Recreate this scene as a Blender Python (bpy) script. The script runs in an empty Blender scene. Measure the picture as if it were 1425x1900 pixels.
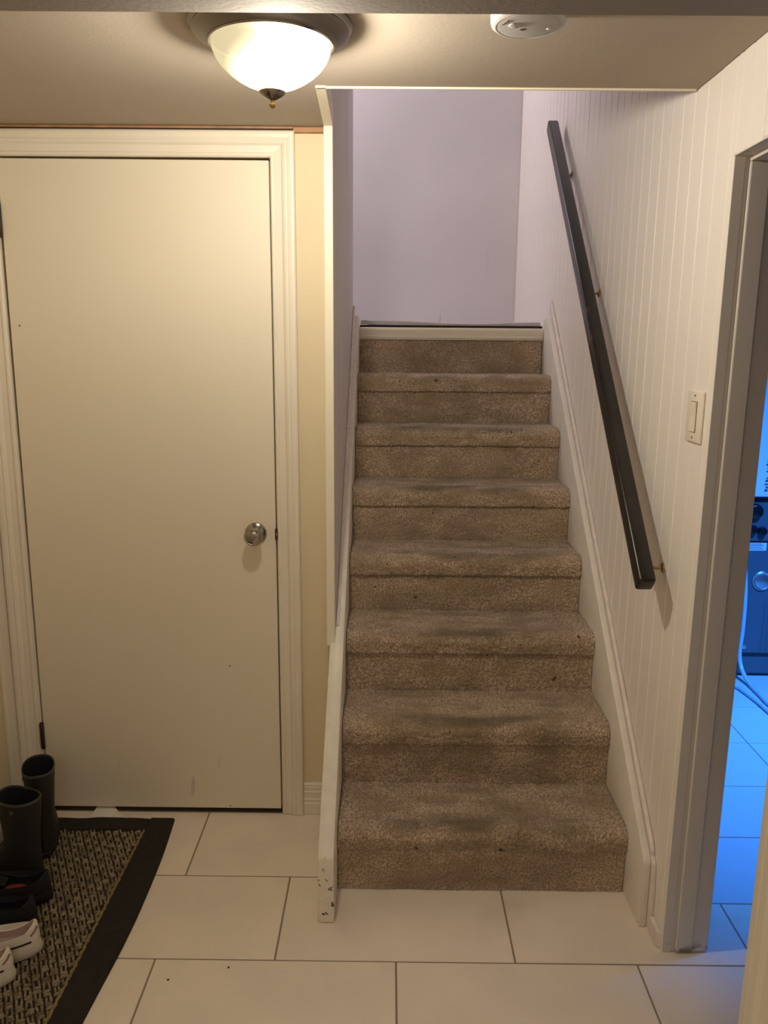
import bpy, bmesh, math, random
import numpy as np
from mathutils import Vector, Matrix, Euler

random.seed(4)
rng = np.random.default_rng(4)
S = bpy.context.scene
COL = S.collection
PI = math.pi

# ------------------------------------------------------------------ camera
def look_basis(yaw, pitch, roll):
    cy, sy, cp, sp = math.cos(yaw), math.sin(yaw), math.cos(pitch), math.sin(pitch)
    f = Vector((-sy*cp, cy*cp, -sp)); r = Vector((cy, sy, 0)); u = r.cross(f)
    c, s = math.cos(roll), math.sin(roll)
    return c*r + s*u, c*u - s*r, f
cam_d = bpy.data.cameras.new('camera')
cam = bpy.data.objects.new('camera', cam_d); COL.objects.link(cam)
_r, _u, _f = look_basis(.004993, .205182, .008669)
M4 = Matrix((_r, _u, -_f)).transposed().to_4x4()
M4.translation = (.1311, -1.9641, 1.4902)
cam.matrix_world = M4
cam_d.sensor_fit = 'VERTICAL'; cam_d.sensor_height = 36
cam_d.lens = 1471.34/1900*36
cam_d.clip_start = .05
S.camera = cam

# ------------------------------------------------------------------ world, lights, exposure
W = bpy.data.worlds.new('world'); S.world = W; W.use_nodes = True
W.node_tree.nodes['Background'].inputs[0].default_value = (1, .86, .7, 1)
W.node_tree.nodes['Background'].inputs[1].default_value = .02

def area(name, loc, target, size, power, color, size_y=None):
    d = bpy.data.lights.new(name, 'AREA'); d.energy = power; d.color = color; d.size = size
    if size_y: d.shape = 'RECTANGLE'; d.size_y = size_y
    o = bpy.data.objects.new(name, d); COL.objects.link(o); o.location = loc
    o.rotation_euler = (Vector(target)-Vector(loc)).to_track_quat('-Z', 'Y').to_euler()
    return o
area('upstairs_daylight', (-.75, 2.15, 3.55), (.75, 2.0, 2.0), .8, 19, (.98, .88, .92))
area('hall_fill_behind', (-.1, -2.75, 2.015), (-.1, -2.75, 0), .9, 12, (1, .91, .78))  # added soft fill for the unseen hall, no known lamp there
area('utility_light', (1.90, .15, 2.30), (1.72, .95, .30), .25, 30, (.045, .255, 1.0)).data.spread = math.radians(79)
LAMP_HOT = 7.0
BULB_WATT = 62.0

S.view_settings.view_transform = 'Standard'
S.view_settings.look = 'None'
S.view_settings.exposure = 0.0
S.view_settings.gamma = 1.0
S.view_settings.use_curve_mapping = False
S.cycles.use_denoising = True
S.cycles.max_bounces = 10
S.cycles.diffuse_bounces = 6
S.cycles.sample_clamp_indirect = 6

# ------------------------------------------------------------------ materials
def mat(name, col, rough=.6, metal=0., var=0., vscale=8., bump=0., bscale=200., spec=.5, col2=None, detail=4.):
    m = bpy.data.materials.new(name); m.use_nodes = True
    nt = m.node_tree; b = nt.nodes['Principled BSDF']
    b.inputs['Base Color'].default_value = (*col, 1)
    b.inputs['Roughness'].default_value = rough
    b.inputs['Metallic'].default_value = metal
    b.inputs['Specular IOR Level'].default_value = spec
    tc = nt.nodes.new('ShaderNodeTexCoord')
    if var > 0 or col2:
        n = nt.nodes.new('ShaderNodeTexNoise'); n.inputs['Scale'].default_value = vscale
        n.inputs['Detail'].default_value = detail
        nt.links.new(tc.outputs['Object'], n.inputs['Vector'])
        r = nt.nodes.new('ShaderNodeValToRGB')
        r.color_ramp.elements[0].position = .32; r.color_ramp.elements[1].position = .68
        c2 = col2 or tuple(c*(1-var) for c in col)
        r.color_ramp.elements[0].color = (*c2, 1); r.color_ramp.elements[1].color = (*col, 1)
        nt.links.new(n.outputs['Fac'], r.inputs['Fac'])
        nt.links.new(r.outputs['Color'], b.inputs['Base Color'])
    if bump > 0:
        n2 = nt.nodes.new('ShaderNodeTexNoise'); n2.inputs['Scale'].default_value = bscale
        n2.inputs['Detail'].default_value = 3
        nt.links.new(tc.outputs['Object'], n2.inputs['Vector'])
        bp = nt.nodes.new('ShaderNodeBump'); bp.inputs['Strength'].default_value = bump
        bp.inputs['Distance'].default_value = .002
        nt.links.new(n2.outputs['Fac'], bp.inputs['Height'])
        nt.links.new(bp.outputs['Normal'], b.inputs['Normal'])
    return m

def add_marks(m, dark, scale, thr, soft=.03, mask=None, stretch=(1, 1, 1), space='Object', amt=1.0):
    """scattered chips or dirt: a thresholded noise, optionally kept to a height band (mask = axis, lo, hi)"""
    nt = m.node_tree; b = nt.nodes['Principled BSDF']
    sock = b.inputs['Base Color']
    if space == 'Object':
        tc = nt.nodes.new('ShaderNodeTexCoord'); vec = tc.outputs['Object']
    else:
        g = nt.nodes.new('ShaderNodeNewGeometry'); vec = g.outputs['Position']
    mp = nt.nodes.new('ShaderNodeMapping'); mp.inputs['Scale'].default_value = stretch
    nt.links.new(vec, mp.inputs['Vector'])
    n = nt.nodes.new('ShaderNodeTexNoise'); n.inputs['Scale'].default_value = scale; n.inputs['Detail'].default_value = 3
    nt.links.new(mp.outputs['Vector'], n.inputs['Vector'])
    mr = nt.nodes.new('ShaderNodeMapRange'); mr.interpolation_type = 'SMOOTHSTEP'
    mr.inputs['From Min'].default_value = thr; mr.inputs['From Max'].default_value = thr+soft
    mr.inputs['To Max'].default_value = amt
    nt.links.new(n.outputs['Fac'], mr.inputs['Value'])
    fac = mr.outputs['Result']
    if mask:
        sp = nt.nodes.new('ShaderNodeSeparateXYZ'); nt.links.new(vec, sp.inputs[0])
        m2 = nt.nodes.new('ShaderNodeMapRange'); m2.interpolation_type = 'SMOOTHSTEP'
        m2.inputs['From Min'].default_value = mask[2]; m2.inputs['From Max'].default_value = mask[1]
        nt.links.new(sp.outputs[mask[0]], m2.inputs['Value'])
        mu = nt.nodes.new('ShaderNodeMath'); mu.operation = 'MULTIPLY'
        nt.links.new(fac, mu.inputs[0]); nt.links.new(m2.outputs['Result'], mu.inputs[1]); fac = mu.outputs[0]
    mx = nt.nodes.new('ShaderNodeMixRGB'); mx.inputs['Color2'].default_value = (*dark, 1)
    if sock.is_linked:
        nt.links.new(sock.links[0].from_socket, mx.inputs['Color1'])
    else:
        mx.inputs['Color1'].default_value = sock.default_value
    nt.links.new(fac, mx.inputs['Fac']); nt.links.new(mx.outputs['Color'], sock)
    return m

M = {}
M['ceiling'] = mat('ceiling_paint', (.41, .35, .285), .85, var=.04, vscale=3, bump=.15, bscale=120)
M['beam'] = mat('bulkhead_shaded_paint', (.215, .185, .155), .85, var=.05, vscale=3, bump=.15, bscale=120)  # ceiling paint made darker: the beam's shade is put into its colour
M['beige'] = mat('beige_wall_paint', (.67, .575, .39), .7, var=.05, vscale=4, bump=.12, bscale=150)
M['bead'] = mat('beadboard_paint', (.84, .79, .74), .5, var=.04, vscale=3, bump=.05, bscale=60)
M['stairwall'] = mat('stairwell_paint', (.66, .63, .64), .6, var=.07, vscale=2.2, bump=.1, bscale=70)
add_marks(M['stairwall'], (.44, .41, .42), 7, .62, .06, stretch=(1, 1, .12), amt=.5)
M['backwall'] = mat('stairwell_back_paint', (.66, .63, .64), .55, var=.08, vscale=2.0, bump=.15, bscale=40)
add_marks(M['backwall'], (.34, .31, .31), 17, .64, .05, stretch=(1.8, 1, .2), amt=.32, mask=(2, 1.75, 2.35))
M['door'] = mat('door_cream_paint', (.72, .655, .53), .5, var=.03, vscale=2, bump=.08, bscale=90)
add_marks(M['door'], (.42, .35, .26), 6, .70, .05, stretch=(3, 1, .5), mask=(2, .1, .35), amt=.5)
M['casing'] = mat('casing_paint', (.74, .68, .57), .4, var=.05, vscale=6, bump=.05, bscale=40)
add_marks(M['casing'], (.14, .10, .06), 30, .68, .03, mask=(2, .0, .05))
M['jamb'] = mat('jamb_paint', (.66, .62, .58), .5, var=.05, vscale=6)
add_marks(M['jamb'], (.12, .09, .06), 26, .52, .06, mask=(2, .0, .035))
M['trim'] = mat('corner_trim_paint', (.78, .72, .58), .45, var=.03, vscale=6)
M['string'] = mat('stringer_paint', (.78, .73, .64), .42, var=.10, vscale=22, bump=.2, bscale=60)
add_marks(M['string'], (.035, .018, .010), 58, .60, .02, mask=(2, .03, .26))
add_marks(M['string'], (.12, .09, .07), 38, .735, .02)
M['string2'] = mat('wall_stringer_paint', (.78, .73, .66), .42, var=.08, vscale=22, bump=.5, bscale=90)
add_marks(M['string2'], (.10, .07, .05), 40, .74, .02)
M['pinktrim'] = mat('bead_trim_paint', (.78, .70, .65), .45, var=.14, vscale=25, bump=.2, bscale=60)
M['wood'] = mat('bare_wood_strip', (.42, .22, .10), .6, var=.35, vscale=20)
M['dark'] = mat('dark_gap', (.02, .014, .01), .9)
M['threshold'] = mat('threshold_brown', (.10, .075, .05), .7)
M['tile'] = mat('floor_tile_glaze', (.80, .705, .59), .42, var=.10, vscale=5, bump=.04, bscale=60)
add_marks(M['tile'], (.50, .43, .35), 3.2, .58, .2, space='World', amt=.35)
M['grout'] = mat('grout', (.25, .195, .14), .9)
M['bluetile'] = mat('utility_floor_tile', (.62, .62, .62), .45, var=.05, vscale=4)
M['rail'] = mat('dark_rail_lacquer', (.018, .014, .012), .30, var=.5, vscale=14)
add_marks(M['rail'], (.09, .05, .025), 9, .62, .08, amt=.7, space='World')
M['brass'] = mat('brass', (.40, .28, .12), .35, metal=1.)
M['steel'] = mat('brushed_nickel', (.34, .31, .27), .22, metal=1.)
M['nickel'] = mat('satin_nickel_pan', (.27, .245, .225), .40, metal=1.)
M['hinge'] = mat('hinge_bronze', (.05, .03, .02), .45, metal=.6)
M['plastic'] = mat('white_plastic', (.78, .75, .70), .35)
M['greyplastic'] = mat('detector_plastic', (.52, .51, .49), .5)
M['slot'] = mat('detector_slot', (.12, .11, .10), .8)
M['switch'] = mat('switch_ivory', (.80, .74, .64), .3)
M['switchgap'] = mat('switch_gap', (.10, .08, .06), .8)
M['rugborder'] = mat('rug_border_cloth', (.017, .013, .007), .95, var=.4, vscale=60, bump=.5, bscale=250)
M['rugbase'] = mat('rug_backing', (.022, .015, .008), .95)
M['rugcord'] = mat('rug_cord', (.26, .20, .08), .9, var=.3, vscale=60)
M['boot'] = mat('boot_rubber_brown', (.010, .008, .0065), .55, var=.3, vscale=10)
M['bootrim'] = mat('boot_rim', (.05, .044, .042), .5)
M['bootin'] = mat('boot_lining', (.002, .002, .002), .9)
M['blacksole'] = mat('black_rubber_sole', (.004, .004, .005), .6)
M['blackshoe'] = mat('black_shoe_cloth', (.004, .004, .005), .8, bump=.3, bscale=300)
M['red'] = mat('red_insole', (.30, .02, .018), .8)
M['whiteshoe'] = mat('white_shoe_leather', (.74, .67, .60), .5, var=.08, vscale=18)
M['whitesole'] = mat('white_rubber_sole', (.62, .56, .48), .6, var=.10, vscale=18)
M['lining'] = mat('pink_shoe_lining', (.46, .34, .31), .85)
M['slit'] = mat('tan_slit', (.20, .13, .09), .8)
M['paper'] = mat('scrap_paper', (.80, .74, .66), .8, var=.08, vscale=40)
M['landing'] = mat('landing_vinyl_edge', (.60, .56, .57), .6, var=.25, vscale=9)
M['appliance'] = mat('dark_enamel', (.10, .115, .13), .4)
M['white'] = mat('white_sheet', (.75, .75, .75), .7)
M['ink'] = mat('print_ink', (.10, .10, .12), .8)
M['knobblack'] = mat('black_knob_plastic', (.01, .01, .012), .25)
M['vent'] = mat('metal_vent', (.55, .50, .50), .35, metal=.9)
M['darkspot'] = mat('dark_crumb', (.03, .022, .015), .9)
M['utility_dark'] = mat('utility_low_bounce', (.10, .10, .10), .9, var=.2, vscale=3)  # unseen walls made dark to cut blue bounce onto the jamb
M['wall'] = mat('plain_wall', (.62, .54, .43), .8)

def carpet_mat(name='taupe_carpet', worn=.85):
    m = bpy.data.materials.new(name); m.use_nodes = True
    nt = m.node_tree; b = nt.nodes['Principled BSDF']; L = nt.links.new
    b.inputs['Roughness'].default_value = 1; b.inputs['Specular IOR Level'].default_value = .1
    b.inputs['Sheen Weight'].default_value = .15
    g = nt.nodes.new('ShaderNodeNewGeometry'); tc = nt.nodes.new('ShaderNodeTexCoord')
    def noise(vec, sc, det=3):
        n = nt.nodes.new('ShaderNodeTexNoise'); n.inputs['Scale'].default_value = sc; n.inputs['Detail'].default_value = det
        L(vec, n.inputs['Vector']); return n.outputs['Fac']
    def ramp(f, a, c):
        r = nt.nodes.new('ShaderNodeMapRange'); r.interpolation_type = 'SMOOTHSTEP'
        r.inputs['From Min'].default_value = a; r.inputs['From Max'].default_value = c
        L(f, r.inputs['Value']); return r.outputs['Result']
    def mul(a, c):
        n = nt.nodes.new('ShaderNodeMath'); n.operation = 'MULTIPLY'
        L(a, n.inputs[0])
        if isinstance(c, float): n.inputs[1].default_value = c
        else: L(c, n.inputs[1])
        return n.outputs[0]
    def mix(f, c1, c2):
        n = nt.nodes.new('ShaderNodeMixRGB')
        L(f, n.inputs['Fac'])
        if isinstance(c1, tuple): n.inputs['Color1'].default_value = (*c1, 1)
        else: L(c1, n.inputs['Color1'])
        n.inputs['Color2'].default_value = (*c2, 1)
        return n.outputs['Color']
    P = g.outputs['Position']
    base = mix(ramp(noise(P, 190, 3), .36, .62), (.64, .50, .37), (.31, .23, .165))
    base = mix(mul(ramp(noise(P, 9, 4), .40, .70), .6), base, (.30, .215, .13))
    # traffic grime: worn into the middle of each nosing, patchy
    sp = nt.nodes.new('ShaderNodeSeparateXYZ'); L(tc.outputs['Object'], sp.inputs[0])
    cx = mul(ramp(sp.outputs[0], .04, .26), ramp(sp.outputs[0], .76, .55))
    ny = mul(ramp(sp.outputs[1], -.015, .004), ramp(sp.outputs[1], .075, .02))
    mp = nt.nodes.new('ShaderNodeMapping'); mp.inputs['Scale'].default_value = (1, 2.2, 2.2); L(P, mp.inputs['Vector'])
    grime = mul(mul(mul(cx, ny), ramp(noise(mp.outputs['Vector'], 5.5, 3), .36, .62)), worn)
    base = mix(grime, base, (.115, .088, .057))
    cw = mul(ramp(sp.outputs[0], .02, .16), ramp(sp.outputs[0], .79, .64))
    mp2 = nt.nodes.new('ShaderNodeMapping'); mp2.inputs['Scale'].default_value = (1, 2.6, 2.6); L(P, mp2.inputs['Vector'])
    smear = mul(mul(cw, ramp(noise(mp2.outputs['Vector'], 7.3, 4), .40, .66)), .62 if worn > .5 else .38)
    base = mix(smear, base, (.235, .175, .105))
    spots = mul(ramp(noise(P, 26, 1), .775, .79), .8)
    base = mix(spots, base, (.05, .035, .022))
    L(base, b.inputs['Base Color'])
    bp = nt.nodes.new('ShaderNodeBump'); bp.inputs['Strength'].default_value = 1.; bp.inputs['Distance'].default_value = .006
    L(noise(P, 190, 3), bp.inputs['Height']); L(bp.outputs['Normal'], b.inputs['Normal'])
    return m
M['carpet'] = carpet_mat()
M['risercarpet'] = carpet_mat('taupe_riser_carpet', .4)

def nub_mat():
    m = mat('rug_nubs', (.30, .24, .145), .95, col2=(.12, .09, .05), vscale=60, detail=1)
    return m
M['nub'] = nub_mat()

def glass_mat():
    """frosted bowl, glowing around a bulb that sits off its centre; part of the bulb's light goes straight through"""
    m = bpy.data.materials.new('lit_frosted_glass'); m.use_nodes = True
    nt = m.node_tree; L = nt.links.new
    nt.nodes.remove(nt.nodes['Principled BSDF']); out = nt.nodes['Material Output']
    tc = nt.nodes.new('ShaderNodeTexCoord')
    d = nt.nodes.new('ShaderNodeVectorMath'); d.operation = 'DISTANCE'
    d.inputs[1].default_value = (.022, -.010, -.060)
    L(tc.outputs['Object'], d.inputs[0])
    r = nt.nodes.new('ShaderNodeMapRange'); r.interpolation_type = 'SMOOTHSTEP'
    r.inputs['From Min'].default_value = .112; r.inputs['From Max'].default_value = .066
    L(d.outputs['Value'], r.inputs['Value'])
    s = nt.nodes.new('ShaderNodeMath'); s.operation = 'MULTIPLY_ADD'; s.inputs[1].default_value = LAMP_HOT; s.inputs[2].default_value = .95
    L(r.outputs['Result'], s.inputs[0])
    e = nt.nodes.new('ShaderNodeEmission'); e.inputs['Color'].default_value = (1, .86, .50, 1); L(s.outputs[0], e.inputs['Strength'])
    t = nt.nodes.new('ShaderNodeBsdfTransparent'); t.inputs['Color'].default_value = (1, .97, .92, 1)
    g = nt.nodes.new('ShaderNodeBsdfGlossy'); g.inputs['Roughness'].default_value = .15
    m1 = nt.nodes.new('ShaderNodeMixShader'); m1.inputs[0].default_value = .6; L(t.outputs[0], m1.inputs[1]); L(e.outputs[0], m1.inputs[2])
    m2 = nt.nodes.new('ShaderNodeMixShader'); m2.inputs[0].default_value = .05; L(m1.outputs[0], m2.inputs[1]); L(g.outputs[0], m2.inputs[2])
    L(m2.outputs[0], out.inputs['Surface'])
    return m
M['glass'] = glass_mat()

# ------------------------------------------------------------------ mesh helpers
class MB:
    def __init__(s): s.v = []; s.f = []
    def add(s, v, f):
        n = len(s.v); s.v += [tuple(p) for p in v]; s.f += [tuple(i+n for i in q) for q in f]; return s
    def box(s, x0, x1, y0, y1, z0, z1):
        return s.add([(x0,y0,z0),(x1,y0,z0),(x1,y1,z0),(x0,y1,z0),(x0,y0,z1),(x1,y0,z1),(x1,y1,z1),(x0,y1,z1)],
                     [(3,2,1,0),(4,5,6,7),(0,1,5,4),(1,2,6,5),(2,3,7,6),(3,0,4,7)])
    def lathe(s, prof, n=32, c=(0,0,0), axis='z'):
        """prof = [(r, h)...]; axis z up, or '-y' / '-x' with h along it"""
        k = len(s.v)
        for r, h in prof:
            for i in range(n):
                a = 2*PI*i/n; x, y = r*math.cos(a), r*math.sin(a)
                p = {'z': (x, y, h), '-y': (x, -h, y), '-x': (-h, x, y), 'y': (x, h, y)}[axis]
                s.v.append((p[0]+c[0], p[1]+c[1], p[2]+c[2]))
        for j in range(len(prof)-1):
            for i in range(n):
                s.f.append((k+j*n+i, k+j*n+(i+1)%n, k+(j+1)*n+(i+1)%n, k+(j+1)*n+i))
        if prof[0][0] > 1e-6: s.f.append(tuple(k+i for i in range(n))[::-1])
        if prof[-1][0] > 1e-6: s.f.append(tuple(k+(len(prof)-1)*n+i for i in range(n)))
        return s
    def tube(s, pts, r, n=8):
        pts = [Vector(p) for p in pts]; k = len(s.v); up = Vector((.3, .2, 1)).normalized()
        for i, p in enumerate(pts):
            t = (pts[min(i+1, len(pts)-1)]-pts[max(i-1, 0)]).normalized()
            a = t.cross(up).normalized(); b = t.cross(a)
            for j in range(n):
                q = p + r*(math.cos(2*PI*j/n)*a + math.sin(2*PI*j/n)*b); s.v.append(tuple(q))
        for i in range(len(pts)-1):
            for j in range(n):
                s.f.append((k+i*n+j, k+i*n+(j+1)%n, k+(i+1)*n+(j+1)%n, k+(i+1)*n+j))
        s.f.append(tuple(k+j for j in range(n))[::-1]); s.f.append(tuple(k+(len(pts)-1)*n+j for j in range(n)))
        return s
    def prism(s, poly, lo, hi, axis='x'):
        """poly in the plane across axis: axis x -> (y,z), y -> (x,z), z -> (x,y)"""
        n = len(poly); k = len(s.v)
        for h in (lo, hi):
            for a, b in poly:
                s.v.append({'x': (h,a,b), 'y': (a,h,b), 'z': (a,b,h)}[axis])
        s.f.append(tuple(k+i for i in range(n))[::-1]); s.f.append(tuple(k+n+i for i in range(n)))
        for i in range(n): s.f.append((k+i, k+(i+1)%n, k+n+(i+1)%n, k+n+i))
        return s

ORG = {}
def link(o, parent=None):
    COL.objects.link(o)
    if parent: o.parent = parent
    return o
def to_mesh(name, mb, m, org=(0,0,0), bevel=0, seg=2, smooth=False, ang=None):
    me = bpy.data.meshes.new(name)
    o = Vector(org)
    me.from_pydata([tuple(Vector(p)-o) for p in mb.v], [], mb.f)
    bm = bmesh.new(); bm.from_mesh(me)
    bmesh.ops.recalc_face_normals(bm, faces=bm.faces)
    if bevel:
        es = [e for e in bm.edges if len(e.link_faces) == 2 and e.calc_face_angle(0) > .5]
        bmesh.ops.bevel(bm, geom=es, offset=bevel, segments=seg, profile=.5, affect='EDGES', clamp_overlap=True)
    bm.to_mesh(me); bm.free()
    if m: me.materials.append(m)
    if smooth:
        me.polygons.foreach_set('use_smooth', [True]*len(me.polygons))
        me.set_sharp_from_angle(angle=ang if ang else .7)
    return me
def root_org(o):
    while o.parent: o = o.parent
    return ORG.get(o.name, Vector((0,0,0)))
def obj(name, mb, m, parent=None, org=None, **kw):
    """one mesh object, vertices given in world coordinates (or in the thing's own when its root is at 0)"""
    base = Vector(org) if org is not None else (root_org(parent) if parent else Vector((0,0,0)))
    me = to_mesh(name, mb, m, base, **kw)
    o = bpy.data.objects.new(name, me); link(o, parent)
    if not parent:
        o.location = base; ORG[o.name] = base
    return o
def empty(name, loc=(0,0,0), rz=0):
    o = bpy.data.objects.new(name, None); COL.objects.link(o); o.location = loc
    o.rotation_euler = (0,0,rz); o.empty_display_size = .05
    ORG[o.name] = Vector(loc)
    return o
def thing(name, label, cat, loc=(0,0,0), rz=0, group=None):
    o = empty(name, loc, rz); return tag(o, label, cat, group)
def tag(o, label, cat, group=None):
    o['label'] = label; o['category'] = cat
    if group: o['group'] = group
    return o
def struct(o):
    o['kind'] = 'structure'; return o
def inst(name, me, loc, parent):
    o = bpy.data.objects.new(name, me); link(o, parent); o.location = loc; return o

# ------------------------------------------------------------------ dimensions
XL, XR = -1.05, .834            # hall side walls
YD = .372                       # face of the wall with the closet door
ZC = 2.075                      # hall ceiling
RISE, RUN = .1970, .2276
YB, YE = 2.65, 1.545            # stairwell back wall, end of its left wall
XS = -.027                      # inner face of the stairwell's left wall
ZT = 4.0
def line_z(y): return .310 + .865*y     # top edge of the stringers

# ------------------------------------------------------------------ floors
def tile_mesh(w, d):
    return to_mesh('tile', MB().box(-w/2, w/2, -d/2, d/2, -.009, 0), None, bevel=.0012, seg=1)
G = .0045
_tm = {}
def lay(parent, x0, x1, y0, y1, m):
    w, d = round(x1-x0-G, 4), round(y1-y0-G, 4)
    if w < .01 or d < .01: return
    k = (w, d, m.name)
    if k not in _tm:
        me = tile_mesh(w, d); me.materials.append(m); _tm[k] = me
    inst('tile', _tm[k], ((x0+x1)/2, (y0+y1)/2, random.uniform(-.0006, 0)), parent)
def rows(parent, ys, joints, xlo, xhi, m):
    for r in range(len(ys)-1):
        js = [j for j in joints[r] if xlo < j < xhi]
        xs = [xlo]+js+[xhi]
        for a, b in zip(xs, xs[1:]): lay(parent, a, b, ys[r], ys[r+1], m)
fl = struct(obj('floor', MB().box(XL-.1, .888, -3.3, .5, -.03, -.0022), M['grout']))
ys = [.367]; 
for k in range(12): ys.append(.050-.317*k)
ys = [y for y in ys if y > -3.3][::-1]
jo = []
for r in range(len(ys)-1):
    top = ys[r+1]
    k = round((.367-top)/.317)
    o = [-.44, -.139, -.435][k] if k < 3 else (-.139 if k % 2 else -.435)
    jo.append([o+.597*i for i in range(-3, 5)])
for r in range(len(ys)-1):
    far = 1.354 if -1.3 < ys[r] < -.3 else .888
    if abs(ys[r]+.267) < .002:
        rows(fl, ys[r:r+2], [jo[r]], XL, .458, M['tile'])
        g = G/2
        o = obj('tile', MB().prism([(.458+g,-.267+g),(1.055-g,-.267+g),(1.055-g,-.042-g),(.930,-.042-g),(.930,.050-g),(.458+g,.050-g)], -.009, 0, 'z'), M['tile'], fl, bevel=.0012, seg=1)
        continue
    rows(fl, ys[r:r+2], [[j for j in jo[r] if j < 1.3]], XL, far, M['tile'])
lay(fl, XL, -.04, .367, .47, M['threshold'])
fu = struct(obj('floor', MB().box(.888, 3.2, -1.6, 3.0, -.03, -.0022), M['grout']))
rows(fu, [-1.218, -.901, -.584, -.267], [[], [], []], 1.354, 1.95, M['tile'])
rows(fu, [-.267, -.042], [[1.652]], 1.055, 1.95, M['tile'])
rows(fu, [-.042, .262, .560, .873, 1.19, 1.50, 1.81, 2.2], [[1.535, 2.145]]*7, .925, 2.75, M['bluetile'])

# ------------------------------------------------------------------ ceiling, bulkhead, walls
struct(obj('ceiling', MB().box(XL, -.045, -.53, .47, ZC, ZC+.06).box(-.045, XR, -.53, .02, ZC, ZC+.06), M['ceiling']))
struct(obj('ceiling_bulkhead', MB().box(XL, XR+.12, -3.3, -.53, 2.022, 2.2), M['beam'], bevel=.004))
# closet door wall: left of, above and right of the door opening
DX0, DX1, DZ1 = -.967, -.2015, 1.996
struct(obj('wall_door', MB().box(XL, DX0, YD, .47, 0, ZC).box(DX0, DX1, YD, .47, DZ1, ZC)
           .box(DX1, -.0438, YD, .47, 0, ZC), M['beige']))
struct(obj('wall_closet', MB().box(XL, -.06, .60, .62, 0, ZC), M['dark']))
struct(obj('wall_left', MB().box(XL-.1, XL, -3.3, .47, 0, 2.2), M['beige']))
struct(obj('wall_rear', MB().box(XL-.1, XR+.12, -3.4, -3.3, 0, 2.2), M['wall']))
# stairwell
struct(obj('wall_stairwell_left', MB().box(-.13, -.0438, .472, YE, 0, ZT).box(-.13, XS, .022, .374, ZC+.062, ZT)
           .prism([(.374, line_z(.374)-.012), (.374, ZT), (YE, ZT), (YE, line_z(YE)-.012)], -.0436, XS, 'x'), M['stairwall']))
struct(obj('wall_stairwell_back', MB().box(-1.3, XR+.02, YB, YB+.1, 1.2, ZT), M['backwall']))
struct(obj('wall_stairwell_front', MB().box(-.13, XR, -.08, .02, ZC+.062, ZT), M['stairwall']))
struct(obj('wall_landing', MB().box(-1.3, -1.2, YE-.1, YB, 1.2, ZT).box(-1.3, -.13, YE-.1, YE, 1.2, ZT), M['stairwall']))
struct(obj('ceiling_stairwell', MB().box(-1.3, XR+.1, -.1, YB+.1, ZT, ZT+.08), M['stairwall']))

# right wall of beaded planks
JY = -.224                      # doorway far jamb
NY = -.68                       # doorway near jamb
HZ = 1.881                      # doorway head
wr = struct(obj('wall_right', MB().box(XR+.011, .944, JY+.004, YB, 0, ZT).box(XR+.011, .944, NY, JY+.004, HZ+.004, 2.2)
                .box(XR+.011, .944, -3.3, NY, 0, 2.2), M['bead']))
def plank_mesh(w, h):
    c, t = .0030, .010
    # cross-section (y, x): faces the hall (-x) with chamfered long edges and a small bead
    p = [(-w/2+.0002, 0), (-w/2+.0002, -t+c), (-w/2+c, -t), (w/2-c, -t), (w/2-.0002, -t+c), (w/2-.0002, 0)]
    mb = MB(); n = len(p)
    for z in (0, h):
        for y, x in p: mb.v.append((x, y, z))
    mb.f.append(tuple(range(n))); mb.f.append(tuple(range(n, 2*n)))
    for i in range(n): mb.f.append((i, (i+1) % n, n+(i+1) % n, n+i))
    return to_mesh('plank', mb, M['bead'])
_pm = {}
def plank(y0, y1, z0, z1):
    k = (round(y1-y0, 4), round(z1-z0, 3))
    if k not in _pm: _pm[k] = plank_mesh(*k)
    inst('plank', _pm[k], (XR+.010+random.uniform(-.0005, .0005), (y0+y1)/2, z0), wr)
edges = [.105+.0757*k for k in range(-40, 40)]
for a, b in zip(edges, edges[1:]):
    if b > YB+.06: continue
    if a < -1.75: continue
    b2 = min(b, YB-.002)
    if a > .02: plank(a, b2, 0, ZT-.01)
    elif a > JY: plank(a, b2, 0, ZC-.001)
    else:
        if b2 > JY: plank(JY, b2, 0, ZC-.001); b2 = JY
        if a > NY: plank(a, b2, HZ, ZC-.001 if a > -.53 else 2.02)
        elif b2 > NY: plank(NY, b2, HZ, 2.02)
        elif a < NY: plank(a, b2, 0, 2.02)

# utility room shell
struct(obj('wall_utility', MB().box(2.75, 2.85, -1.3, 2.3, 0, 2.4).box(.945, 2.85, 2.2, 2.3, 0, 2.4).box(.945, 2.85, -1.3, -1.2, 0, 2.4), M['utility_dark']))
struct(obj('ceiling_utility', MB().box(.945, 2.85, -1.3, 2.3, 2.4, 2.46), M['utility_dark']))

# ------------------------------------------------------------------ doorway jambs
dj = struct(empty('door_2', (XR, JY, 0)))
obj('jamb_edge', MB().box(XR, .8555, JY-.001, JY+.004, .002, HZ), M['jamb'], dj)
obj('jamb_board', MB().box(.8655, .9075, JY-.006, JY+.003, .004, HZ-.012), M['jamb'], dj, bevel=.003)
obj('jamb_stop', MB().box(.9075, .9475, JY-.0005, JY+.0035, .004, HZ-.012), M['jamb'], dj, bevel=.001, seg=1)
obj('jamb_groove', MB().box(.8555, .8655, JY+.0025, JY+.004, .002, HZ), M['jamb'], dj)
obj('jamb_head', MB().box(XR, .9475, NY, JY+.004, HZ-.002, HZ+.004).box(.8655, .9075, NY, JY, HZ-.012, HZ-.002), M['jamb'], dj)
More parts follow.
